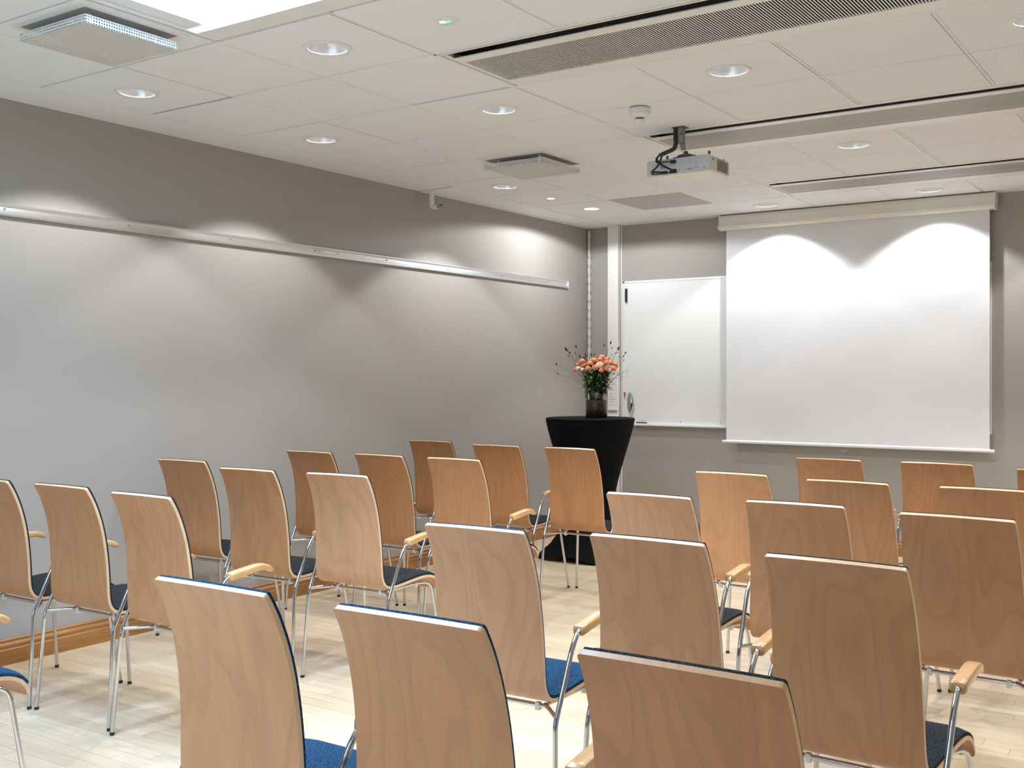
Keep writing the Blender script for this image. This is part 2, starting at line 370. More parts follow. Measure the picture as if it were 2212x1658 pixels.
def tile_mesh(name, w, d, hole=0, mat=None):
    m = MB(); a, b = w / 2, d / 2; t = .018; ch = .002
    if hole:
        n = 32; ring = [(hole * math.cos(2 * math.pi * k / n), hole * math.sin(2 * math.pi * k / n)) for k in range(n)]
        out = []
        for k in range(n):
            c, s_ = math.cos(2 * math.pi * k / n), math.sin(2 * math.pi * k / n); q = max(abs(c), abs(s_)); out.append((c / q * a, s_ / q * b))
        vs = [(*p, 0) for p in ring] + [(*p, 0) for p in out] + [(*p, t) for p in ring] + [(*p, t) for p in out]
        fs = []
        for k in range(n):
            k2 = (k + 1) % n
            fs += [(k, k2, n + k2, n + k), (2 * n + k, 3 * n + k, 3 * n + k2, 2 * n + k2), (k, 2 * n + k, 2 * n + k2, k2), (n + k, n + k2, 3 * n + k2, 3 * n + k)]
        m.add(vs, fs)
    else:
        v = [(-a + ch, -b + ch, 0), (a - ch, -b + ch, 0), (a - ch, b - ch, 0), (-a + ch, b - ch, 0), (-a, -b, ch), (a, -b, ch), (a, b, ch), (-a, b, ch), (-a, -b, t), (a, -b, t), (a, b, t), (-a, b, t)]
        m.add(v, [(0, 3, 2, 1), (0, 1, 5, 4), (1, 2, 6, 5), (2, 3, 7, 6), (3, 0, 4, 7), (4, 5, 9, 8), (5, 6, 10, 9), (6, 7, 11, 10), (7, 4, 8, 11), (8, 9, 10, 11)])
    return m.mesh(name, mat or M['ceil'])
G = .009
GV = .017
t_plain = tile_mesh('tile', T - GV, T - G); t_hole = tile_mesh('tile', T - GV, T - G, .080); t_small = tile_mesh('tile', T - GV, T - G, .034)
t_glow = tile_mesh('tile', T - GV, T - G, .060); t_short = tile_mesh('tile', T - GV, T - G - .014)
M['greytile'] = plain('grey_acoustic_felt', (.50, .49, .475), .9, bump=.2, bscale=300)
t_grey = tile_mesh('tile', T - GV, T - G, 0, M['greytile'])
for v in range(NV):
    for u in range(U0, U1):
        if v >= 3 and u in BEAMS: continue
        if v in (2, 3) and u in (-7, -6, -5, -3, -2, -1): continue
        me = t_plain; dy = 0
        if (v, u) in lightcell: me = t_hole
        if (v, u) == (0, 7): me = t_glow
        if (v, u) == (3, 0): me = t_plain
        if (v, u) == (0, 6): me = t_small
        if (v, u) == (1, 7): me = t_grey
        if (v, u) == (0, 1): me = t_short; dy = .007
        if (v, u) == (2, 1): me = t_short; dy = -.007
        o = link('tile', me, cl); o.location = (gx(v + .5), gy(u + .5) + dy, H)
        if me is t_grey: o['label'] = 'dark grey acoustic tile'
rz = H + .009
def cuts(lo, hi, gaps):
    segs = [(lo, hi)]
    for a, b in gaps:
        segs = [q for s_ in segs for q in ((s_[0], min(s_[1], a)), (max(s_[0], b), s_[1])) if q[1] - q[0] > .02]
    return segs
for v in range(NV + 1):
    m = MB(); gaps = []
    if v in (2, 3, 4): gaps += [(SKY0 - .03, gy(0)), (gy(-7), gy(-4))]
    if v > 3: gaps += [(gy(b) + .02, gy(b + 1) - .02) for b in BEAMS]
    for a, b in cuts(gy(U0), gy(U1), gaps): m.box(gx(v) - .0062, gx(v) + .0062, a, b, H + .0015, rz + .03)
    m.build('runner', M['runner'], cl)
for u in range(U0, U1 + 1):
    m = MB(); gaps = []
    if u in (-7, -6, -5, -3, -2, -1): gaps.append((SKX0 - .02, gx(4)))
    if u == 1: gaps.append((gx(0) + .012, gx(1) - .012))
    for a, b in cuts(gx(0), gx(NV), gaps): m.box(a, b, gy(u) - .009, gy(u) + .009, rz + .001, rz + .031)
    if u == 1: pass
    m.build('runner', M['runner'], cl)
# plain plasterboard border along the walls and round the roof light
t1 = MB().box(XL, gx(0) - .004, YB, 5.945, H, H + .018).box(XL, gx(0) - .004, 5.955, YF, H - .004, H + .014)
struct(t1.build('trim_1', M['ceil']))
struct(MB().box(gx(0) - .004, XR, gy(U1) + .004, YF, H, H + .018).build('trim_2', M['ceil']))
struct(MB().box(gx(NV) + .004, XR, YB, gy(U1), H, H + .018).box(gx(0), gx(NV), YB, gy(U0) - .004, H, H + .018).build('trim_3', M['ceil']))
sk = MB().box(gx(2) + .004, SKX0, gy(-3), gy(0) - .012, H, H + .018).box(SKX0, gx(4) - .004, SKY1, gy(0) - .012, H, H + .018).box(SKX1, gx(4) - .004, gy(-3), SKY1, H, H + .018).box(SKX0, SKX1, gy(-3), SKY0, H, H + .018)
# roof-light shaft
SZ = H + .70
sk.box(SKX0 - .02, SKX0, SKY0, SKY1, H + .018, SZ).box(SKX1, SKX1 + .02, SKY0, SKY1, H + .018, SZ).box(SKX0 - .02, SKX1 + .02, SKY1, SKY1 + .02, H + .018, SZ).box(SKX0 - .02, SKX1 + .02, SKY0 - .02, SKY0, H + .018, SZ)
a0, a1 = gy(-7), gy(-4)  # opening and shaft of the added roof light
sk.box(gx(2) + .004, SKX0, a0, a1, H, H + .018).box(SKX1, gx(4) - .004, a0, a1, H, H + .018).box(SKX0, SKX1, a0, SK2Y0, H, H + .018).box(SKX0, SKX1, SK2Y1, a1, H, H + .018)
sk.box(SKX0 - .02, SKX0, SK2Y0, SK2Y1, H + .018, SZ).box(SKX1, SKX1 + .02, SK2Y0, SK2Y1, H + .018, SZ).box(SKX0 - .02, SKX1 + .02, SK2Y1, SK2Y1 + .02, H + .018, SZ).box(SKX0 - .02, SKX1 + .02, SK2Y0 - .02, SK2Y0, H + .018, SZ)
struct(sk.build('trim_4', M['white']))
rl = empty('roof_window', (SKX0, SKY1, H)); tag(rl, 'white roof light window with roller blind cassette in the ceiling shaft', 'window', kind=None)
# blind cassette along the left side of the shaft, dark glass strip above it and the white sash
cas = MB().prism([(0, .012), (.075, .012), (.10, .035), (.10, .085), (.085, .10), (0, .10)], 1, SKY0 - SKY1 + .01, -.045)
cas.v = [(p[0], p[1], p[2]) for p in cas.v]; cas.build('blind_cassette', M['white_gloss'], rl)
MB().box(.0, .012, SKY0 - SKY1 + .02, -.05, .10, .17).build('pane', M['dglass'], rl)
MB().box(0, .05, SKY0 - SKY1 + .02, -.012, .17, .30).build('sash', M['white_gloss'], rl)
MB().prism([(0, .008), (.08, .008), (.108, .033), (.108, .09), (.09, .108), (0, .108)], 1, -.045, -.038).build('end_cap', M['white'], rl)
MB().box(.0, SKX1 - SKX0, SKY0 - SKY1, 0, .66, .67).build('pane', M['glass'], rl)

# ------------------------------------------------------------------ recessed downlights
CN = {.5: 'first', 2.5: 'second', 4.5: 'third', 6.5: 'fourth', 8.5: 'fifth'}
def downlight_meshes():
    ring = MB().lathe([(.079, .002), (.079, -.004), (.083, -.006), (.098, -.004), (.100, .0005), (.079, .002)], 40).mesh('trim_ring', M['white'])
    prof = [(.079, .0)] + [(.079 - .047 * (t / 8) ** 1.6, .09 * t / 8) for t in range(1, 9)]
    refl = MB().lathe(prof, 40).mesh('reflector', M['alu_refl'])
    bulb = MB().lathe([(.0, .078), (.014, .076), (.026, .080), (.031, .088), (.031, .092), (.0, .093)], 24).mesh('lamp', M['lamp'])
    can = MB().lathe([(.034, .093), (.034, .13), (.0, .131)], 24).mesh('housing', M['white'])
    return ring, refl, bulb, can
DL = downlight_meshes()
rowname = {.5: 'above the roof light end', 2.5: 'beyond the ribbed chilled beam', 5.5: 'between the two mesh beams', 8.5: 'in front of the screen wall'}
for v, u in LIGHTS:
    e = empty('downlight', (gx(v), gy(u), H))
    where = {.5: 'beside the left wall border', 2.5: 'in the third tile column from the wall', 4.5: 'in the fifth tile column from the wall', 6.5: 'in the seventh tile column from the wall', 8.5: 'in the ninth tile column from the wall'}[v]
    tag(e, 'round recessed downlight %s, %s' % (where, {.5: 'roof light row', 2.5: 'row past the ribbed beam', 5.5: 'row past the projector', 8.5: 'row at the screen wall'}[u]), 'ceiling light', 'recessed downlights in the tiles')
    for nm, me in zip(('trim_ring', 'reflector', 'lamp', 'housing'), DL): link(nm, me, e)
    l = bpy.data.lights.new('downlight_beam', 'SPOT'); l.energy = SPOT_W; l.spot_size = R(113); l.spot_blend = .22; l.shadow_soft_size = .028; l.color = (.95, .97, 1.0)
    lo = bpy.data.objects.new('downlight_beam', l); COL.objects.link(lo); lo.location = (gx(v), gy(u), H + .013)
# small spot and the frosted lamp near the corner
e = empty('spot_lamp', (gx(.5), gy(6.5), H)); tag(e, 'tiny bright recessed spot lamp near the left wall', 'ceiling light')
MB().lathe([(.030, .001), (.030, -.004), (.037, -.003), (.038, .0005), (.030, .001)], 28).build('trim_ring', M['white'], e)
MB().lathe([(.0, -.002), (.026, -.002), (.030, .002), (.030, .012)], 28).build('lamp', M['lamp_soft'], e)
e = empty('frosted_downlight', (gx(.5), gy(7.5), H)); tag(e, 'glowing white frosted downlight in the tile next to the front corner', 'ceiling light')
MB().lathe([(.058, .002), (.058, -.004), (.070, -.003), (.071, .0005), (.058, .002)], 32).build('trim_ring', M['white'], e)
MB().lathe([(.0, -.006), (.04, -.004), (.058, .003), (.058, .016)], 32).build('lamp', M['lamp_soft'], e)
l = bpy.data.lights.new('frosted_beam', 'SPOT'); l.energy = SPOT_W * 1.5; l.spot_size = R(167); l.spot_blend = .12; l.shadow_soft_size = .04; l.color = (.95, .97, 1.0)
lo = bpy.data.objects.new('frosted_beam', l); COL.objects.link(lo); lo.location = (gx(.5), gy(7.5), H - .012)

# emergency light with green LEDs
e = empty('emergency_light', (gx(3.5), gy(.5), H)); tag(e, 'small round emergency light with glowing green LEDs in a ceiling tile', 'emergency light')
MB().lathe([(.0, -.004), (.043, -.004), (.047, -.001), (.047, .0)], 36).build('plate', M['white'], e)
m = MB()
for i in range(7): m.box(-.022 + i * .006, -.018 + i * .006, -.004 + (i % 3) * .003, .004 + (i % 2) * .005, -.0062, -.004)
m.build('led', M['green'], e)
MB().box(-.026, -.006, -.010, .002, -.006, -.004).build('lens', M['mint'], e)

# ------------------------------------------------------------------ chilled beams
XB1 = XR - .25
BL = ['ribbed', 'fine mesh', 'fine mesh']
for i, u in enumerate(BEAMS):
    y0, y1 = gy(u), gy(u + 1); x0 = gx(3)
    e = empty('chilled_beam', (x0, y0, H)); D = y1 - y0; Lb = XB1 - x0
    tag(e, ['long ceiling chilled beam with black and white ribbed grille', 'long ceiling chilled beam with grey mesh panel beside the projector mount', 'long ceiling chilled beam with grey mesh panel nearest the screen cassette'][i], 'chilled beam', 'chilled beams in the ceiling')
    fr = MB().box(-.014, .012, .0, D, -.003, .012).box(.0, Lb, -.010, .012, -.003, .010).box(.0, Lb, .024, .036, -.001, .008).box(.012, Lb, D - .012, D + .008, -.003, .012).box(.012, .032, .012, D - .012, .004, .016)
    fr.build('frame', M['white'], e)
    MB().box(0, Lb, .03, D, .18, .19).box(0, Lb, .036, .040, .0, .19).box(-.004, 0, 0, D, .012, .19).box(0, Lb, D, D + .004, .012, .19).build('casing', M['void'], e)
    ga, gb = .165, D - .105
    for nm, poly in (('flange', [(ga - .072, -.003), (ga, .000), (ga, .004), (ga - .072, .001)]), ('flange', [(gb, .000), (D - .012, -.002), (D - .012, .002), (gb, .004)])):
        MB().prism(poly, 0, .03, Lb).build(nm, M['white'], e)
    if i == 0:
        g = MB(); x = .035
        while x < Lb: g.box(x, x + .0052, ga, gb, .0012, .0024); x += .0115
        go = g.build('grille', M['white'], e); go['kind'] = 'stuff'
        MB().box(.03, Lb, ga - .06, gb, .12, .126).build('coil', M['rubber'], e)
    else:
        MB().box(.03, Lb, ga, gb, .0012, .0022).build('mesh_panel', M['mesh'], e); MB().box(.03, Lb, ga, gb, .05, .056).build('coil', M['dgrey'], e)
    if i == 0: MB().box(.16, .185, .035, .075, .03, .06).build('bracket', M['alu'], e)

# ------------------------------------------------------------------ air diffusers
def diffuser(v, u, s, label, rz=0):
    e = empty('air_diffuser', (gx(v), gy(u), H), rz); tag(e, label, 'air vent', 'perforated air diffusers')
    h = s / 2; m = MB()
    for q in ((-h - .03, h + .03, -h - .03, -h), (-h - .03, h + .03, h, h + .03), (-h - .03, -h, -h, h), (h, h + .03, -h, h)): m.box(*q, -.006, 0)
    m.build('mounting_frame', M['white'], e)
    MB().box(-h, h, -h, h, -.0035, -.001).build('neck', M['neck'], e)
    for sx in (-1, 1):
        for sy in (-1, 1): MB().box(sx * h * .7 - .006, sx * h * .7 + .006, sy * h * .7 - .006, sy * h * .7 + .006, -.0595, -.002).build('bracket', M['white'], e)
    MB().box(-h, h, -h, h, -.060, -.059).build('face_plate', M['perf'], e)
    for a in ((-h, h, -h, -h + .001), (-h, h, h - .001, h), (-h, -h + .001, -h, h), (h - .001, h, -h, h)): MB().box(*a, -.0595, -.030).build('side_plate', M['perfside'], e)
    MB().lathe([(0, -.044), (h * .72, -.044), (h * .74, -.040), (h * .3, -.02), (0, -.02)], 36).build('baffle', M['white'], e)
diffuser(1.58, -.58, .40, 'square perforated air diffuser hanging beside the roof light shaft')
diffuser(1.56, 4.45, .42, 'square perforated air diffuser near the projector and the left wall')

# ------------------------------------------------------------------ smoke detector, pipe elbow
e = empty('smoke_detector', (-2.425, 4.69, H)); tag(e, 'white round smoke detector on the ceiling near the projector', 'smoke detector')
MB().lathe([(.0, 0), (.046, 0), (.046, -.004)], 32).build('gasket', M['black'], e)
MB().lathe([(.0, -.003), (.049, -.003), (.051, -.010), (.051, -.026), (.048, -.028), (.049, -.030), (.046, -.042), (.026, -.052), (.0, -.053)], 36).build('body', M['white'], e)
MB().lathe([(.021, -.050), (.021, -.061)], 28).build('sensor_gap', M['black'], e)
MB().lathe([(.0, -.059), (.025, -.059), (.027, -.063), (.025, -.071), (.019, -.074), (.0, -.074)], 28).build('cap', M['white'], e)
e = empty('pipe_elbow', (-4.745, 5.99, H)); tag(e, 'white pipe elbow with cable stubs hanging from the ceiling border', 'pipe')
MB().tube(fillet([(0, 0, -.004), (0, 0, -.118), (.055, .0, -.118)], .035, 6), .0165, 16).build('elbow', M['white'], e)
MB().tube([(0, 0, -.062), (0, 0, -.072)], .0185, 16).build('collar', M['white'], e)
MB().tube([(.050, 0, -.118), (.062, 0, -.116), (.072, 0, -.112)], [.0135, .013, .009], 12).build('cable_stub', M['brown'], e)
MB().tube([(.066, .004, -.112), (.082, .008, -.105), (.09, .01, -.107)], .0035, 8).build('cable_end', M['black'], e)

# ------------------------------------------------------------------ projector with mount and cables
px, py, pz = -2.462, 5.20, 2.43
e = empty('projector', (px, py, pz)); tag(e, 'white ceiling projector seen from its cable side, hung on a grey mount', 'projector')
bevel_box(-.182, .182, .004, .262, 0, .086, .012, 3).build('body', M['proj'], e)
rp = bevel_box(-.183, .183, 0, .010, .001, .086, .004, 2).build('rear_panel', M['projrear'], e)
MB().box(-.152, .0, -.001, .001, .014, .048).build('port_bay', M['paper'], rp)
m = MB()
for x in (-.093, -.079): m.tube([(x, -.0025, .042), (x, .001, .042)], .0042, 10)
m.build('socket', M['black'], rp)
MB().tube([(-.064, -.0025, .042), (-.064, .001, .042)], .0042, 10).build('socket', M['red'], rp)
MB().box(-.152, -.139, -.002, .001, .010, .022).build('network_socket', M['black'], rp)
for bx in ((-.085, -.06, .006, .020), (-.040, -.006, .006, .026)): MB().box(bx[0], bx[1], -.014, .001, bx[2], bx[3]).build('plug', M['black'], rp)
MB().box(-.036, -.010, -.016, .001, .058, .074).build('power_plug', M['black'], rp)
m = MB(); rr = random.Random(5)
for r_ in range(6):
    zz = .078 - r_ * .007
    for c_ in range(3):
        x0 = .012 + c_ * .042; ln = .012 + rr.random() * .024; m.box(x0, x0 + ln, -.0009, .001, zz - .0012, zz)
m.box(.055, .085, -.0009, .001, .016, .024).box(.092, .118, -.0009, .001, .024, .027).build('print', M['print'], rp)
for x in (.008, .150): MB().tube([(x, -.002, .020), (x, .001, .020)], .003, 8).build('screw', M['dgrey'], rp)
MB().box(.1805, .1835, .095, .235, .014, .074).build('vent_grille', perforated('vent_holes', (.45, .43, .41), .007, .32, True), e)
MB().box(.18, .1832, .03, .05, .060, .072).build('print', M['print'], e)
MB().box(.178, .1826, .096, .234, .015, .073).build('vent_back', M['void'], e)
m = MB().box(-.03, .06, .06, .085, -.0008, .0005).box(.0, .05, .10, .112, -.0008, .0005)
m.build('label_sticker', M['paper'], e)
for x in (-.075, .165): MB().tube([(x, .03, .080), (x, .03, .108)], .0065, 10).build('foot', M['dgrey'], e)
MB().tube([(.155, .235, .080), (.155, .235, .096)], .008, 10).build('foot', M['dgrey'], e)
e2 = empty('projector_mount', (-2.444, 5.19, H)); tag(e2, 'grey ceiling bracket with ball joint holding the projector', 'bracket')
MB().box(-.037, .037, -.030, .030, -.004, 0).build('ceiling_plate', M['dgrey'], e2)
MB().box(-.021, .021, -.017, .017, -.084, -.004).build('square_tube', M['mgrey'], e2)
MB().box(.008, .020, -.0185, -.0165, -.044, -.032).build('slot', M['dgrey'], e2)
MB().tube([(.005, .02, -.075), (.005, .03, -.115)], .0125, 16).build('stem', M['mgrey'], e2)
MB().lathe([(.0, -.112), (.010, -.116), (.013, -.122), (.010, -.128), (.032, -.134), (.046, -.140), (.048, -.146), (.0, -.148)], 28, (.005, .06)).build('ball_joint', M['dgrey'], e2)
MB().box(-.055, .07, .03, .12, -.153, -.146).build('spider_plate', M['dgrey'], e2)
e3 = empty('projector_cables', (-2.462, 5.17, H)); tag(e3, 'bundle of black cables looping from ceiling mount to projector sockets', 'cable')
MB().tube(crom([(.0, 0, 0), (.002, -.004, -.05), (.004, -.006, -.09), (-.006, -.008, -.115), (-.045, -.010, -.128), (-.075, -.012, -.137)], 6), [.011] * 31, 10).build('sleeve', M['black'], e3)
for pts, r_ in (([(-.070, -.012, -.136), (-.098, -.014, -.150), (-.090, -.014, -.180), (-.035, -.010, -.215), (-.02, .02, -.225)], .0055), ([(-.072, -.010, -.136), (-.080, -.016, -.170), (-.100, -.014, -.200), (-.125, -.012, -.222), (-.072, .02, -.228)], .0055),
                ([(-.074, -.012, -.137), (-.108, -.008, -.155), (-.100, -.010, -.178), (-.060, -.008, -.178), (-.036, .016, -.175)], .0035), ([(-.125, -.012, -.215), (-.138, -.010, -.225), (-.118, -.012, -.238), (-.070, -.010, -.238), (-.040, .018, -.23)], .003)):
    MB().tube(crom(pts, 6), r_, 8).build('cable', M['black'], e3)
MB().tube([(-.085, -.018, -.130), (-.083, -.012, -.146)], .0045, 8).build('cable_tie', M['black'], e3)

# ------------------------------------------------------------------ projection screen
e = empty('projection_screen', (-2.478, 8.262, .81)); tag(e, 'pulled-down white projection screen with cream cassette on the front wall', 'projection screen')
y0 = -.045
prof = [(-.030, 1.855), (.060, 1.855), (.060, 1.745), (.030, 1.735), (-.040, 1.735), (-.058, 1.745), (-.064, 1.765), (-.052, 1.772), (-.044, 1.80), (-.044, 1.83), (-.040, 1.848)]
MB().prism(prof, 0, -1.035, 1.032).build('cassette', M['cream'], e)
for x in (-1.041, 1.038):
    pr = [(q[0] * 1.06, 1.795 + (q[1] - 1.795) * 1.06) for q in prof]
    MB().prism(pr, 0, x - .006, x + .006).build('end_cap', M['cream'], e)
ns = 41; m = MB(); vs = []; zz = [1.74 - 1.72 * t / 24 for t in range(25)]
for z in zz:
    for k in range(ns):
        x = -1.0 + 2.0 * k / (ns - 1); wv = .0022 * max(0, (.5 - z) / .5) * (math.sin(x * 9 + z * 7) + .6 * math.sin(x * 17 - z * 11)); vs.append((x, wv, z))
fs = [(r_ * ns + k, r_ * ns + k + 1, (r_ + 1) * ns + k + 1, (r_ + 1) * ns + k) for r_ in range(24) for k in range(ns - 1)]
m.add(vs, fs, True); m.add([(v[0], v[1] + .003, v[2]) for v in vs], [tuple(reversed(f)) for f in fs], True)
m.build('screen_cloth', M['screen'], e)
MB().tube([(-1.002, 0, .014), (1.002, 0, .014)], .0135, 14).build('bottom_bar', M['white_gloss'], e)
for s_ in (-1, 1): MB().tube([(s_ * 1.002, 0, .012), (s_ * 1.032, 0, .012)], .0125, 14).build('bar_end', M['cream'], e)
MB().tube([(-.02 + .022 * math.cos(a) - .02, 0, -.012 + .02 * math.sin(a)) for a in [math.pi + math.pi * k / 10 for k in range(11)]], .0022, 6).build('pull_ring', M['clip'], e)
for x in (-.78, .66): MB().box(x - .03, x + .03, -.02, .02, 1.852, H - .81).build('bracket', M['dgrey'], e)

# ------------------------------------------------------------------ whiteboard on the front wall
wx0, wx1, wz0, wz1 = -4.462, -1.485, .945, 2.175
e = empty('whiteboard', (wx0, YF, wz0)); tag(e, 'large glossy white writing board partly behind the projection screen', 'whiteboard')
W_, H_ = wx1 - wx0, wz1 - wz0
bevel_box(0, W_, -.022, -.002, 0, H_, .006, 2).build('panel', M['white_gloss'], e)
m = MB().box(-.008, .014, -.026, 0, -.004, H_ + .004).box(W_ - .014, W_ + .008, -.026, 0, -.004, H_ + .004).box(.0, W_, -.026, 0, H_ - .012, H_ + .006)
m.build('frame', M['white'], e)
MB().prism([(-.002, .0), (-.002, .03), (-.022, .03), (-.024, .006), (-.048, -.006), (-.053, .004), (-.056, -.012), (-.02, -.022)], 0, .0, W_).build('pen_tray', M['white_gloss'], e)
for x in (.19, .55, .91): MB().tube([(x, -.0265, .024), (x, -.02, .024)], .004, 8).build('screw', M['mgrey'], e)
e = empty('pen_holder', (wx0 + .035, YF - .030, 2.00)); tag(e, 'slim black pen holder clipped to the whiteboard edge', 'pen holder')
MB().tube([(0, 0, 0), (0, 0, .115)], .011, 12).build('barrel', M['black'], e); MB().tube([(0, 0, .113), (.0, .004, .140)], .005, 8).build('hook', M['white'], e); MB().tube([(0, 0, -.012), (0, 0, .002)], .006, 8).build('tip', M['mgrey'], e)
e = empty('marker_pen', (wx0 + .20, YF - .040, .951)); tag(e, 'dark marker pen lying on the whiteboard tray', 'pen')
MB().tube([(-.06, 0, 0), (.045, 0, 0)], .0075, 10).build('barrel', M['black'], e); MB().tube([(.045, 0, 0), (.085, 0, 0)], .0082, 10).build('cap', M['white'], e)
e = empty('board_magnet', (wx0 + .020, YF - .030, 1.185)); tag(e, 'small red magnet at the whiteboard left frame', 'magnet')
MB().lathe([(0, 0), (.007, 0), (.008, .004), (.008, .026), (.006, .030), (0, .030)], 14).build('knob', M['red'], e); MB().tube([(0, 0, -.03), (0, 0, 0)], .003, 8).build('pin', M['mgrey'], e)
e = empty('chrome_oval_stand', (wx0 + .085, YF - .052, .951)); tag(e, 'upright oval chrome ornament standing before the whiteboard', 'ornament')
m = MB(); m.lathe([(.0, .0)] + [(.029 * math.sin(math.pi * k / 16), .172 - .092 * math.cos(math.pi * k / 16)) for k in range(17)], 24); m.v = [(p[0], p[1] * .4, p[2]) for p in m.v]
m.build('oval', M['chrome'], e); MB().lathe([(0, 0), (.016, 0), (.016, .006), (.006, .014), (.006, .09)], 16).build('stem', M['alu'], e)

# white duct column in the corner with notices, twisted cord
e = empty('service_duct', (-4.549, YF, 0)); tag(e, 'tall white boxed duct running floor to ceiling at the front wall', 'duct')
bevel_box(-.052, .052, -.050, 0, .0, H - .002, .003, 1).build('cover', M['white'], e)
MB().box(.060, .068, -.012, 0, .12, H - .002).build('cable_cover', M['white'], e)
for z0, z1 in ((1.235, 1.345), (1.10, 1.215)):
    s_ = MB().box(-.043, .043, -.0515, -.050, z0, z1).build('notice', M['paper'], e); m = MB()
    for i in range(4): m.box(-.034, -.034 + .03 + .03 * ((i * 7) % 3) / 2, -.0522, -.0515, z1 - .02 - i * .022, z1 - .016 - i * .022)
    m.build('print', M['print'], s_)
MB().box(-.044, .044, -.054, -.050, 1.035, 1.058).build('label_plate', M['brown'], e)
e = empty('twisted_cord', (XL + .032, YF - .030, 0)); tag(e, 'white twisted cord hanging down the front left wall corner', 'cord')
for ph in (0, math.pi):
    MB().tube([(.007 * math.cos(ph + z * 40), .007 * math.sin(ph + z * 40), z) for z in [1.02 + 1.63 * t / 220 for t in range(221)]], .0062, 6).build('strand', M['wall'] if False else M['paper'], e)

# ------------------------------------------------------------------ aluminium hanging rail on the left wall
e = empty('hanging_rail', (XL, 0, 2.145)); tag(e, 'long brushed aluminium picture rail screwed along the grey left wall', 'rail')
MB().prism([(0, -.030), (.018, -.030), (.022, -.026), (.022, -.014), (.014, -.011), (.014, -.006), (.012, .012), (.014, .018), (.020, .021), (.020, .028), (.014, .030), (0, .030)], 1, YB + .3, 7.965).build('profile', M['alu'], e)
MB().box(0, .024, 7.965, 7.972, -.032, .032).build('end_cap', M['white'], e)
for y in [1.48 + .685 * k for k in range(10)]: MB().tube([(.012, y, .003), (.0155, y, .003)], .0055, 10).build('screw', M['mgrey'], e)
for y in (4.94, 5.11): MB().tube([(.012, y, .004), (.0155, y, .004)], .0045, 8).build('screw', M['mgrey'], e)
MB().box(.012, .017, 4.975, 5.065, -.006, .010).build('joint_tag', M['white'], e)

# ------------------------------------------------------------------ black cocktail table with stretch cover
tx, ty = -4.045, 7.02
e = empty('cocktail_table', (tx, ty, 0)); tag(e, 'tall round cocktail table in a black stretch cover', 'table')
def hem(r, z, a):
    t = max(0, (.34 - z) / .34); k = math.cos(4 * (a - R(45))) * .5 + .5
    fold = 1 + .006 * math.sin(a * 26) * min(1, max(0, (1.0 - z) * 3)) * min(1, max(0, z * 2))
    return r * (1 + .10 * (k - .5) * t * t) * fold, z + .045 * (1 - k) * max(0, (.10 - z) / .10)
prof = [(.27, 1.033), (.322, 1.029), (.332, 1.019), (.328, 1.0), (.314, .94), (.288, .85), (.258, .75), (.232, .66), (.208, .57), (.190, .48), (.183, .42), (.187, .35), (.204, .27), (.240, .18), (.296, .10), (.346, .045), (.374, .012), (.378, .004)]
MB().lathe(prof, 72, mod=hem).build('stretch_cover', M['lycra'], e)
MB().lathe([(0, 1.045), (.324, 1.045), (.332, 1.042), (.335, 1.034), (.332, 1.021), (.32, 1.015), (0, 1.015)], 64).build('tabletop', M['lycra'], e)
MB().tube([(0, 0, .03), (0, 0, 1.016)], .03, 14).build('column', M['dgrey'], e)
for k in range(4):
    a = R(45 + 90 * k); MB().tube([(0, 0, .05), (.33 * math.cos(a), .33 * math.sin(a), .018)], [.022, .014], 10).build('foot', M['dgrey'], e)

# vase and bouquet
vx, vy, vz = -4.005, 7.045, 1.046
e = empty('glass_vase', (vx, vy, vz)); tag(e, 'dark mottled brown glass vase on the black cocktail table', 'vase')
MB().lathe([(0, 0), (.078, 0), (.080, .003), (.080, .130), (.078, .134), (.058, .136), (.056, .138), (.0, .138)], 40).build('outer_cylinder', M['vase'], e)
MB().lathe([(.052, .132), (.055, .15), (.058, .205), (.055, .206), (.050, .15), (.0, .14)], 36).build('inner_cylinder', M['vase'], e)
e = empty('flower_bouquet', (vx, vy, vz + .14)); tag(e, 'bouquet of coral blooms, green leaves and dark seed heads in the vase', 'flowers')
PXM = 2321.3 / 8.09                                   # pixels per metre at the vase
def bq(cx, cy, dep=0.0):
    """bouquet-local point from the flower sketch (crop units), with its own depth along the line of sight"""
    sx = (1160 + cx / 7.535 - 1283) / PXM; sz = (890 - (700 + cy / 7.535)) / PXM
    p = rgt * sx + fwd * dep; return Vector((p.x, p.y, sz - .14))
rb = random.Random(11)
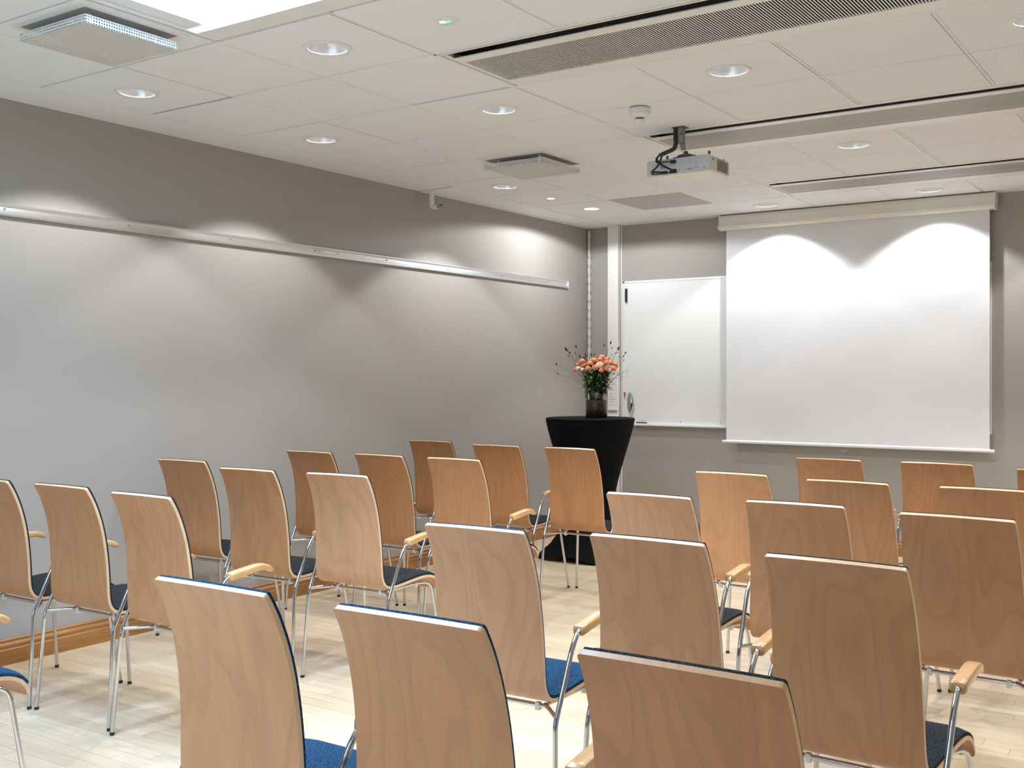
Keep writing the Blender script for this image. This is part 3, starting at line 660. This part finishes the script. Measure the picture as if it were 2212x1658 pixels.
def bloom(c, r, mat, ruffle):
    m = MB(); nrm = (c - Vector((0, 0, .05))); nrm.normalize(); q = nrm.to_track_quat('Z', 'Y'); rows = 5
    for ring_ in range(rows):
        n = 16 - ring_ * 2; rad = r * (1 - ring_ * .17); el = -.25 + ring_ * .33
        for k in range(n):
            a = 2 * math.pi * (k + .5 * (ring_ % 2)) / n + rb.random() * ruffle; w_ = 2.9 * rad / n
            ca, sa = math.cos(a), math.sin(a); tip = Vector((ca * rad, sa * rad, r * (.02 + el * .75)));
            root = Vector((ca * rad * .25, sa * rad * .25, r * (-.15 + el * .6))); side = Vector((-sa, ca, 0)) * w_ * .5; up = Vector((0, 0, r * .12))
            mid = (root * .45 + tip * .55) + up
            pts = [root, mid - side, tip - side * .35, tip + Vector((0, 0, r * ruffle * .2)), tip + side * .35, mid + side]
            m.add([c + q @ p for p in pts], [(0, 1, 2, 3), (0, 3, 4, 5)], True)
    core = MB().lathe([(0, -.5 * r), (.5 * r, -.4 * r), (.82 * r, -.1 * r), (.8 * r, .2 * r), (.55 * r, .55 * r), (.25 * r, .72 * r), (0, .76 * r)], 14); m.add([c + q @ Vector(p) for p in core.v], core.f, True)
    o = m.build('bloom', mat, e)
    # stem down into the vase neck
    MB().tube(crom([c - nrm * r * .3, c * .55 + Vector((0, 0, .02)), Vector((c.x * .1, c.y * .1, -.02))], 4), .0022, 5).build('stem', M['stem'], e)
    return o
for cx, cy, r_, d_, k_ in [(695, 527, 45, .02, 'coral'), (625, 578, 32, .03, 'coral'), (722, 590, 32, -.03, 'coral'), (565, 660, 30, .0, 'coral'), (775, 640, 40, -.07, 'coral'), (812, 560, 46, -.03, 'coral'), (880, 512, 48, .0, 'coral'), (885, 625, 40, -.09, 'coral'),
                           (1025, 458, 46, .05, 'coral'), (990, 492, 38, .0, 'coral'), (1098, 500, 38, .03, 'coral'), (1092, 548, 42, -.04, 'coral'), (1165, 550, 46, .0, 'coral'), (1240, 588, 42, .03, 'coral'), (1195, 640, 44, -.05, 'coral'), (1070, 645, 40, -.08, 'coral'), (985, 672, 34, -.1, 'coral'),
                           (970, 595, 72, -.06, 'peach'), (625, 640, 44, -.02, 'apricot'), (690, 655, 34, -.05, 'apricot'), (930, 540, 40, .06, 'coral'), (1130, 470, 30, .08, 'coral')]:
    bloom(bq(cx, cy, d_), r_ / 7.535 / PXM * (1.45 if k_ == 'coral' else 1.2), M[k_], .5 if k_ != 'coral' else .15)
for cx, cy, r_, d_ in [(825, 782, 18, -.10), (1108, 880, 20, -.08), (684, 718, 12, -.04), (1062, 598, 14, -.1), (1015, 855, 11, -.1), (1188, 715, 14, -.05)]:
    c = bq(cx, cy, d_); m = MB(); rr_ = r_ / 7.535 / PXM
    m.lathe([(.0, -rr_), (rr_ * .8, -rr_ * .5), (rr_, .1 * rr_), (rr_ * .6, rr_ * .8), (0, rr_)], 10); m.v = [tuple(c + Vector(p)) for p in m.v]; m.build('bud', M['yellow'], e)
    MB().tube([c - Vector((0, 0, rr_ * .8)), c * .5, Vector((0, 0, -.02))], .0016, 5).build('stem', M['stem'], e)
def leaf(base, tip, wd, mat, droop=.0):
    base, tip = Vector(base), Vector(tip); ax = tip - base; sd = ax.cross(Vector((0, 0, 1)));
    if sd.length < 1e-4: sd = Vector((1, 0, 0))
    sd.normalize(); m = MB(); vs = []; n = 6
    upv = sd.cross(ax).normalized()
    for k in range(n + 1):
        t = k / n; w_ = wd * math.sin(math.pi * min(1, t * .93 + .05)) ** .8 * (1 if t < 1 else 0); c = base + ax * t + upv * (.12 * ax.length * math.sin(math.pi * t)) - Vector((0, 0, droop * t * t))
        vs += [c - sd * w_ + upv * w_ * .25, c, c + sd * w_ + upv * w_ * .25]
    fs = [f for k in range(n) for f in ((3 * k, 3 * k + 1, 3 * k + 4, 3 * k + 3), (3 * k + 1, 3 * k + 2, 3 * k + 5, 3 * k + 4))]
    m.add(vs, fs, True); m.add([Vector(v) - upv * .0006 for v in vs], [tuple(reversed(f)) for f in fs], True)
    return m.build('leaf', mat, e)
for a, b, w_, mt, d_ in [((760, 800), (640, 800), 10, 'leaf', .0), ((770, 845), (648, 838), 20, 'leaf2', -.03), ((840, 945), (650, 975), 24, 'leaf', .0), ((810, 900), (765, 735), 40, 'leaf2', -.08), ((1090, 940), (1212, 1005), 24, 'leaf', .0), ((1140, 810), (1312, 805), 22, 'leaf', .0), ((1200, 715), (1318, 715), 20, 'leaf2', .0), ((905, 870), (970, 740), 14, 'leaf2', -.11),
                         ((800, 980), (765, 1145), 28, 'leaf', -.04), ((780, 970), (740, 1020), 24, 'leaf', .0), ((1010, 970), (1060, 1075), 26, 'leaf', -.03), ((1040, 960), (1085, 1025), 20, 'leaf', .02), ((930, 980), (905, 1150), 34, 'leaf', -.085), ((860, 980), (860, 1100), 26, 'leaf', -.07), ((1190, 700), (1205, 745), 16, 'leaf', -.04), ((700, 735), (595, 770), 12, 'leaf', .0)]:
    p0, p1 = bq(*a, d_ * .5), bq(*b, d_); leaf(p0, p1, w_ / 7.535 / PXM, M[mt])
for k in range(190):                                  # dense dark foliage under the blooms
    a = rb.random() * 2 * math.pi; zb = rb.uniform(.055, .235); ro = rb.uniform(.01, .06); rt = rb.uniform(.06, .095) + .22 * max(0, zb - .06); zt = zb + rb.uniform(-.045, .045)
    leaf((ro * math.cos(a), ro * math.sin(a), zb), (rt * math.cos(a + .3), rt * math.sin(a + .3), zt), rb.uniform(.011, .021), M['leaf'] if rb.random() < .86 else M['leaf2'], .012)
for i, (cx, cy, lg) in enumerate([(440, 320, 32), (600, 275, 22), (487, 378, 20), (472, 430, 16), (587, 388, 12), (648, 443, 20), (735, 458, 22), (760, 412, 28), (840, 415, 16), (897, 408, 18), (815, 462, 9), (755, 493, 12), (1063, 260, 18), (1150, 218, 22), (1180, 297, 12), (1278, 310, 26), (1232, 387, 9), (1275, 375, 9), (1403, 380, 18), (1375, 435, 14), (1318, 440, 12), (275, 565, 20), (292, 717, 14), (1180, 410, 12), (1360, 500, 10), (595, 585, 10)]):
    c = bq(cx, cy, rb.uniform(-.08, .08)); d_ = Vector((c.x, c.y, c.z - .02)).normalized(); L_ = lg / 7.535 / PXM * 1.25; w_ = max(.0038, L_ * .45)
    if i in (21, 22): d_ = (d_ + Vector((0, 0, .6))).normalized()
    sh = MB().tube([c - d_ * L_, c - d_ * L_ * .5, c, c + d_ * L_ * .6, c + d_ * L_], [w_ * .5, w_ * .95, w_, w_ * .8, w_ * .25], 8).build('seed_head', M['seed'], e)
    root = Vector((c.x * .12, c.y * .12, .04)); mid = (c * .5 + root * .5) + Vector((0, 0, .025))
    MB().tube(crom([c - d_ * L_, mid, root], 5), .0008, 5).build('stem', M['stem'], e)
for (cx, cy), tips in (((1325, 640), [(1300, 560), (1328, 545), (1295, 650)]), ((1400, 680), [(1480, 615), (1430, 660), (1450, 705)]), ((1380, 720), [(1470, 735), (1340, 690)]), ((1370, 770), [(1450, 770), (1330, 840)])):
    for t in tips: leaf(bq(cx, cy, .02), bq(*t, .03), .0026, M['leaf2'])
    MB().tube(crom([bq(cx, cy, .02), bq(1240, 770, .0), Vector((0, 0, .0))], 5), .001, 5).build('stem', M['stem'], e)

# ------------------------------------------------------------------ stacking armchairs
SP = [(-.064, .931), (-.042, .893), (-.023, .850), (-.007, .803), (.006, .752), (.015, .70), (.021, .65), (.025, .60), (.027, .55), (.029, .505), (.034, .474), (.047, .449), (.068, .433), (.10, .425), (.15, .425), (.22, .430), (.30, .436), (.35, .436), (.395, .430), (.428, .415), (.446, .394), (.452, .370)]
PROF = [(p.x, p.y) for p in crom([(a, b, 0) for a, b in SP], 3)]
TH = .0115
arc = [0]
for i in range(1, len(PROF)): arc.append(arc[-1] + math.dist(PROF[i], PROF[i - 1]))
LT = arc[-1]
def prof_at(s):
    s = min(max(s, 0), LT)
    for i in range(1, len(arc)):
        if s <= arc[i]:
            t = (s - arc[i - 1]) / (arc[i] - arc[i - 1]); a, b = PROF[i - 1], PROF[i]
            p = (a[0] + (b[0] - a[0]) * t, a[1] + (b[1] - a[1]) * t); break
    e_ = .006
    def q(u):
        u = min(max(u, 0), LT)
        for i in range(1, len(arc)):
            if u <= arc[i]:
                t = (u - arc[i - 1]) / (arc[i] - arc[i - 1]); return Vector((PROF[i - 1][0] + (PROF[i][0] - PROF[i - 1][0]) * t, PROF[i - 1][1] + (PROF[i][1] - PROF[i - 1][1]) * t))
    d = (q(s + e_) - q(s - e_)).normalized()
    return Vector(p), Vector((-d.y, d.x))             # normal towards the sitter
def halfw(s):
    t = min(1, s / .50); base = .1695 + .0185 * t
    if s > .55: base = .188 + .012 * (s - .55) / (LT - .55)
    for dd in (s, LT - s):
        if dd < .008: base -= .008 - math.sqrt(max(0, .008 ** 2 - (.008 - dd) ** 2))
    return base
def sheet(s0, s1, ns, off, inset, nx=12):
    rows = []
    for i in range(ns + 1):
        s = s0 + (s1 - s0) * i / ns; p, nr = prof_at(s); hw = halfw(s) - inset; row = []
        for k in range(nx + 1):
            x = hw * (2 * k / nx - 1); fx = (x / .18) ** 2; bow = .007 * fx * max(0, 1 - s / .5); o = off(s, k, nx) if callable(off) else off
            row.append((x, p.x + nr.x * o + bow, p.y + nr.y * o - .003 * fx * max(0, 1 - s / .15)))
        rows.append(row)
    return rows
def solid(rows_a, rows_b, mi_rim=1):
    m = MB(); nr, nx = len(rows_a), len(rows_a[0])
    fl_ = lambda R_: [v for r in R_ for v in r]
    fs = [(i * nx + k, i * nx + k + 1, (i + 1) * nx + k + 1, (i + 1) * nx + k) for i in range(nr - 1) for k in range(nx - 1)]
    m.add(fl_(rows_a), fs, True, 0); m.add(fl_(rows_b), [tuple(reversed(f)) for f in fs], True, 0)
    loop = [(0, k) for k in range(nx)] + [(i, nx - 1) for i in range(1, nr)] + [(nr - 1, k) for k in range(nx - 2, -1, -1)] + [(i, 0) for i in range(nr - 2, 0, -1)]
    n = len(loop); va = [rows_a[i][k] for i, k in loop]; vb = [rows_b[i][k] for i, k in loop]
    m.add(va + vb, [(k, (k + 1) % n, n + (k + 1) % n, n + k) for k in range(n)], False, mi_rim)
    return m
# extra short rows near the two ends keep the corners round
def svals(): return [0, .0007, .002, .004, .006, .009] + [.009 + (LT - .018) * i / 46 for i in range(1, 46)] + [LT - .009, LT - .006, LT - .004, LT - .002, LT - .0007, LT]
def sheet_s(sv, off, inset, nx=12):
    out = []
    for s in sv: out += sheet(s, s, 0 or 1, off, inset, nx)[:1]
    return out
SV = svals()
shell_me = solid(sheet_s(SV, 0, 0), sheet_s(SV, TH, 0)).mesh('shell', [M['shell'], M['ply']])
def pad_mesh(name, s0, s1, mat):
    sv = [s0 + (s1 - s0) * t for t in (0, .01, .025, .05)] + [s0 + (s1 - s0) * (.05 + .9 * i / 22) for i in range(1, 22)] + [s0 + (s1 - s0) * t for t in (.95, .975, .99, 1)]
    def off(s, k, nx):
        ex = min(k, nx - k); e1 = (.009, .0155, .0175)[min(ex, 2)]; d = min(s - s0, s1 - s); e2 = .008 + .0095 * min(1, max(0, d) / .008)
        return TH + min(e1, e2)
    return solid(sheet_s(sv, TH + .0004, .003, 16), sheet_s(sv, off, .003, 16), 0).mesh(name, mat)
SB = .490
pads = {c: (pad_mesh('back_pad', .003, SB, M[c]), pad_mesh('seat_pad', SB + .001, LT - .030, M[c])) for c in ('fab', 'fabblue')}
TR = .0078
def rear_leg(s):
    return MB().tube(fillet([(s * .238, .0, .010), (s * .224, .028, .385), (s * .2275, .122, .583), (s * .227, .165, .627), (s * .226, .225, .633)], [.02, .03, .028], 6), TR, 12).mesh('rear_leg', M['chrome'])
def front_leg(s):
    return MB().tube(fillet([(s * .145, .115, .4085), (s * .168, .30, .4165), (s * .196, .392, .412), (s * .233, .443, .010)], [.05, .05], 7), TR, 12).mesh('front_leg', M['chrome'])
def armrest(s):
    # rounded-rectangle sections along the pad
    sec = [(.163, .6225, .019, .0115), (.166, .6235, .0215, .0145), (.19, .627, .022, .0150), (.24, .633, .022, .0148), (.29, .6395, .022, .0140), (.32, .6405, .0215, .0130), (.345, .635, .020, .0118), (.363, .6255, .018, .0100), (.372, .619, .0145, .0072)]
    n = 20; vs = []
    for i, (yy, zz, a, b) in enumerate(sec):
        tilt = 0 if i < 5 else -(i - 4) * .22
        for k in range(n):
            t = 2 * math.pi * k / n; c, s_ = math.cos(t), math.sin(t); cx = math.copysign(abs(c) ** .45, c) * a; cz = math.copysign(abs(s_) ** .45, s_) * b
            vs.append((s * .226 + cx * .88, yy - cz * math.sin(tilt), zz + cz * math.cos(tilt)))
    m = MB(); r_ = len(sec); m.add(vs, [(i * n + k, i * n + (k + 1) % n, (i + 1) * n + (k + 1) % n, (i + 1) * n + k) for i in range(r_ - 1) for k in range(n)] + [tuple(range(n)), tuple(range((r_ - 1) * n, r_ * n))], True)
    return m.mesh('armrest', M['arm'])
cross_me = MB().tube(fillet([(-.2255, .034, .400), (-.150, .112, .4035), (.150, .112, .4035), (.2255, .034, .400)], [.012, .012], 3), .0072, 12).mesh('crossbar', M['chrome'])
cap_me = MB().lathe([(0, 0), (.0085, 0), (.0092, .003), (.0088, .012), (0, .012)], 14).mesh('foot_cap', M['rubber'])
clip_me = MB().box(-.007, .007, -.0075, .0075, -.012, .010).mesh('clip', M['clip'])
legs = {('r', s): rear_leg(s) for s in (-1, 1)}; legs.update({('f', s): front_leg(s) for s in (-1, 1)}); arms = {s: armrest(s) for s in (-1, 1)}
def make_chair(fab):
    t = empty('armchair', (0, 0, 0))
    link('shell', shell_me, t); link('back_pad', pads[fab][0], t); link('seat_pad', pads[fab][1], t); link('crossbar', cross_me, t)
    for s in (-1, 1):
        r_ = link('rear_leg', legs['r', s], t); link('armrest', arms[s], t); f_ = link('front_leg', legs['f', s], t)
        c = link('foot_cap', cap_me, r_); c.location = (s * .2382, 0, 0); c = link('foot_cap', cap_me, f_); c.location = (s * .2333, .443, 0)
        c = link('clip', clip_me, t); c.location = (s * .120, .112, .402); c = link('clip', clip_me, t); c.location = (s * .171, .305, .410)
    return t
protos = {}
ORD = ['first', 'second', 'third', 'fourth', 'fifth']
CH = [  # block, row, column, x, y, yaw degrees, fabric
    ('wall', 0, 0, -4.412, 5.599, 1.0, 'fab'), ('wall', 0, 1, -3.797, 5.476, 1.3, 'fab'), ('wall', 0, 2, -3.283, 5.503, .9, 'fab'),
    ('wall', 1, 0, -4.370, 4.448, 0, 'fab'), ('wall', 1, 1, -3.871, 4.474, -.4, 'fab'), ('wall', 1, 2, -3.375, 4.488, .1, 'fab'),
    ('wall', 2, 0, -4.468, 3.640, 3.0, 'fab'), ('wall', 2, 1, -3.792, 3.463, 2.7, 'fab'), ('wall', 2, 2, -3.274, 3.509, 3.6, 'fab'),
    ('wall', 3, 0, -4.344, 2.532, 1.0, 'fab'), ('wall', 3, 1, -3.837, 2.551, .4, 'fab'), ('wall', 3, 2, -3.310, 2.528, -.3, 'fab'),
    ('wall', 4, 2, -3.330, 1.475, 0, 'fabblue'),
    ('screen', 0, 0, -1.762, 5.566, -.4, 'fab'), ('screen', 0, 1, -1.237, 5.600, -.9, 'fab'), ('screen', 0, 2, -.686, 5.495, 0, 'fab'),
    ('screen', 1, 0, -1.863, 4.526, -1.2, 'fab'), ('screen', 1, 1, -1.326, 4.446, -2.3, 'fab'), ('screen', 1, 2, -.801, 4.457, 0, 'fab'),
    ('screen', 2, 0, -1.777, 3.552, -.3, 'fab'), ('screen', 2, 1, -1.252, 3.601, 1.6, 'fab'), ('screen', 2, 2, -.721, 3.551, -1.8, 'fab'),
    ('screen', 3, 0, -1.815, 2.530, 2.6, 'fabblue'), ('screen', 3, 1, -1.308, 2.616, -.1, 'fab'), ('screen', 3, 2, -.787, 2.557, -1.8, 'fab'),
    ('screen', 4, 0, -1.772, 1.544, .6, 'fabblue'), ('screen', 4, 1, -1.252, 1.553, 1.6, 'fabblue'), ('screen', 4, 2, -.701, 1.525, .2, 'fab')]
# shell tints: veneer differences, with cool and warm light put into the colour
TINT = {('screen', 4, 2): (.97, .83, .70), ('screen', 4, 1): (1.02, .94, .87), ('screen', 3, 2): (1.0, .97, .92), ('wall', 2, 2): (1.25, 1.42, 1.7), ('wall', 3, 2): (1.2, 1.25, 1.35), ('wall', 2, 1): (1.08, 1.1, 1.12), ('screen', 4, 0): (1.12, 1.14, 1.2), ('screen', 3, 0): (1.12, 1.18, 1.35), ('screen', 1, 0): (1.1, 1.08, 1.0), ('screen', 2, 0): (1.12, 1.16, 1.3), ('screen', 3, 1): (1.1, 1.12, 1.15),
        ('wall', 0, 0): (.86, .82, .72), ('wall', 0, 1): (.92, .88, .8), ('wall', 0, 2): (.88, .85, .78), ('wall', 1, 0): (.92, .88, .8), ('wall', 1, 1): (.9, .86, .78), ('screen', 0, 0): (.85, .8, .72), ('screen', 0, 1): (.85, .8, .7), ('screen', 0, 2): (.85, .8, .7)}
for blk, r_, c_, x, y, yw, fab in CH:
    t = copy_tree(protos[fab]) if fab in protos else make_chair(fab)
    protos.setdefault(fab, t)
    t.location = (x, y, 0); t.rotation_euler = (0, 0, R(yw)); colour = 'blue' if fab == 'fabblue' else 'charcoal'
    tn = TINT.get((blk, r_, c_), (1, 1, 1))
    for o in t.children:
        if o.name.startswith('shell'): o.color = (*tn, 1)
    pos = ['beside the left wall', 'mid-row', 'on the aisle'][c_] if blk == 'wall' else ['on the aisle', 'mid-row', 'away from the aisle'][c_]
    lab = '%s-padded beech chair %s, %s row %s' % (colour, pos, ORD[r_], 'from the cocktail table' if blk == 'wall' else 'from the projection screen')
    tag(t, lab, 'chair', 'beech armchairs in the %s block' % ('left' if blk == 'wall' else 'screen'))
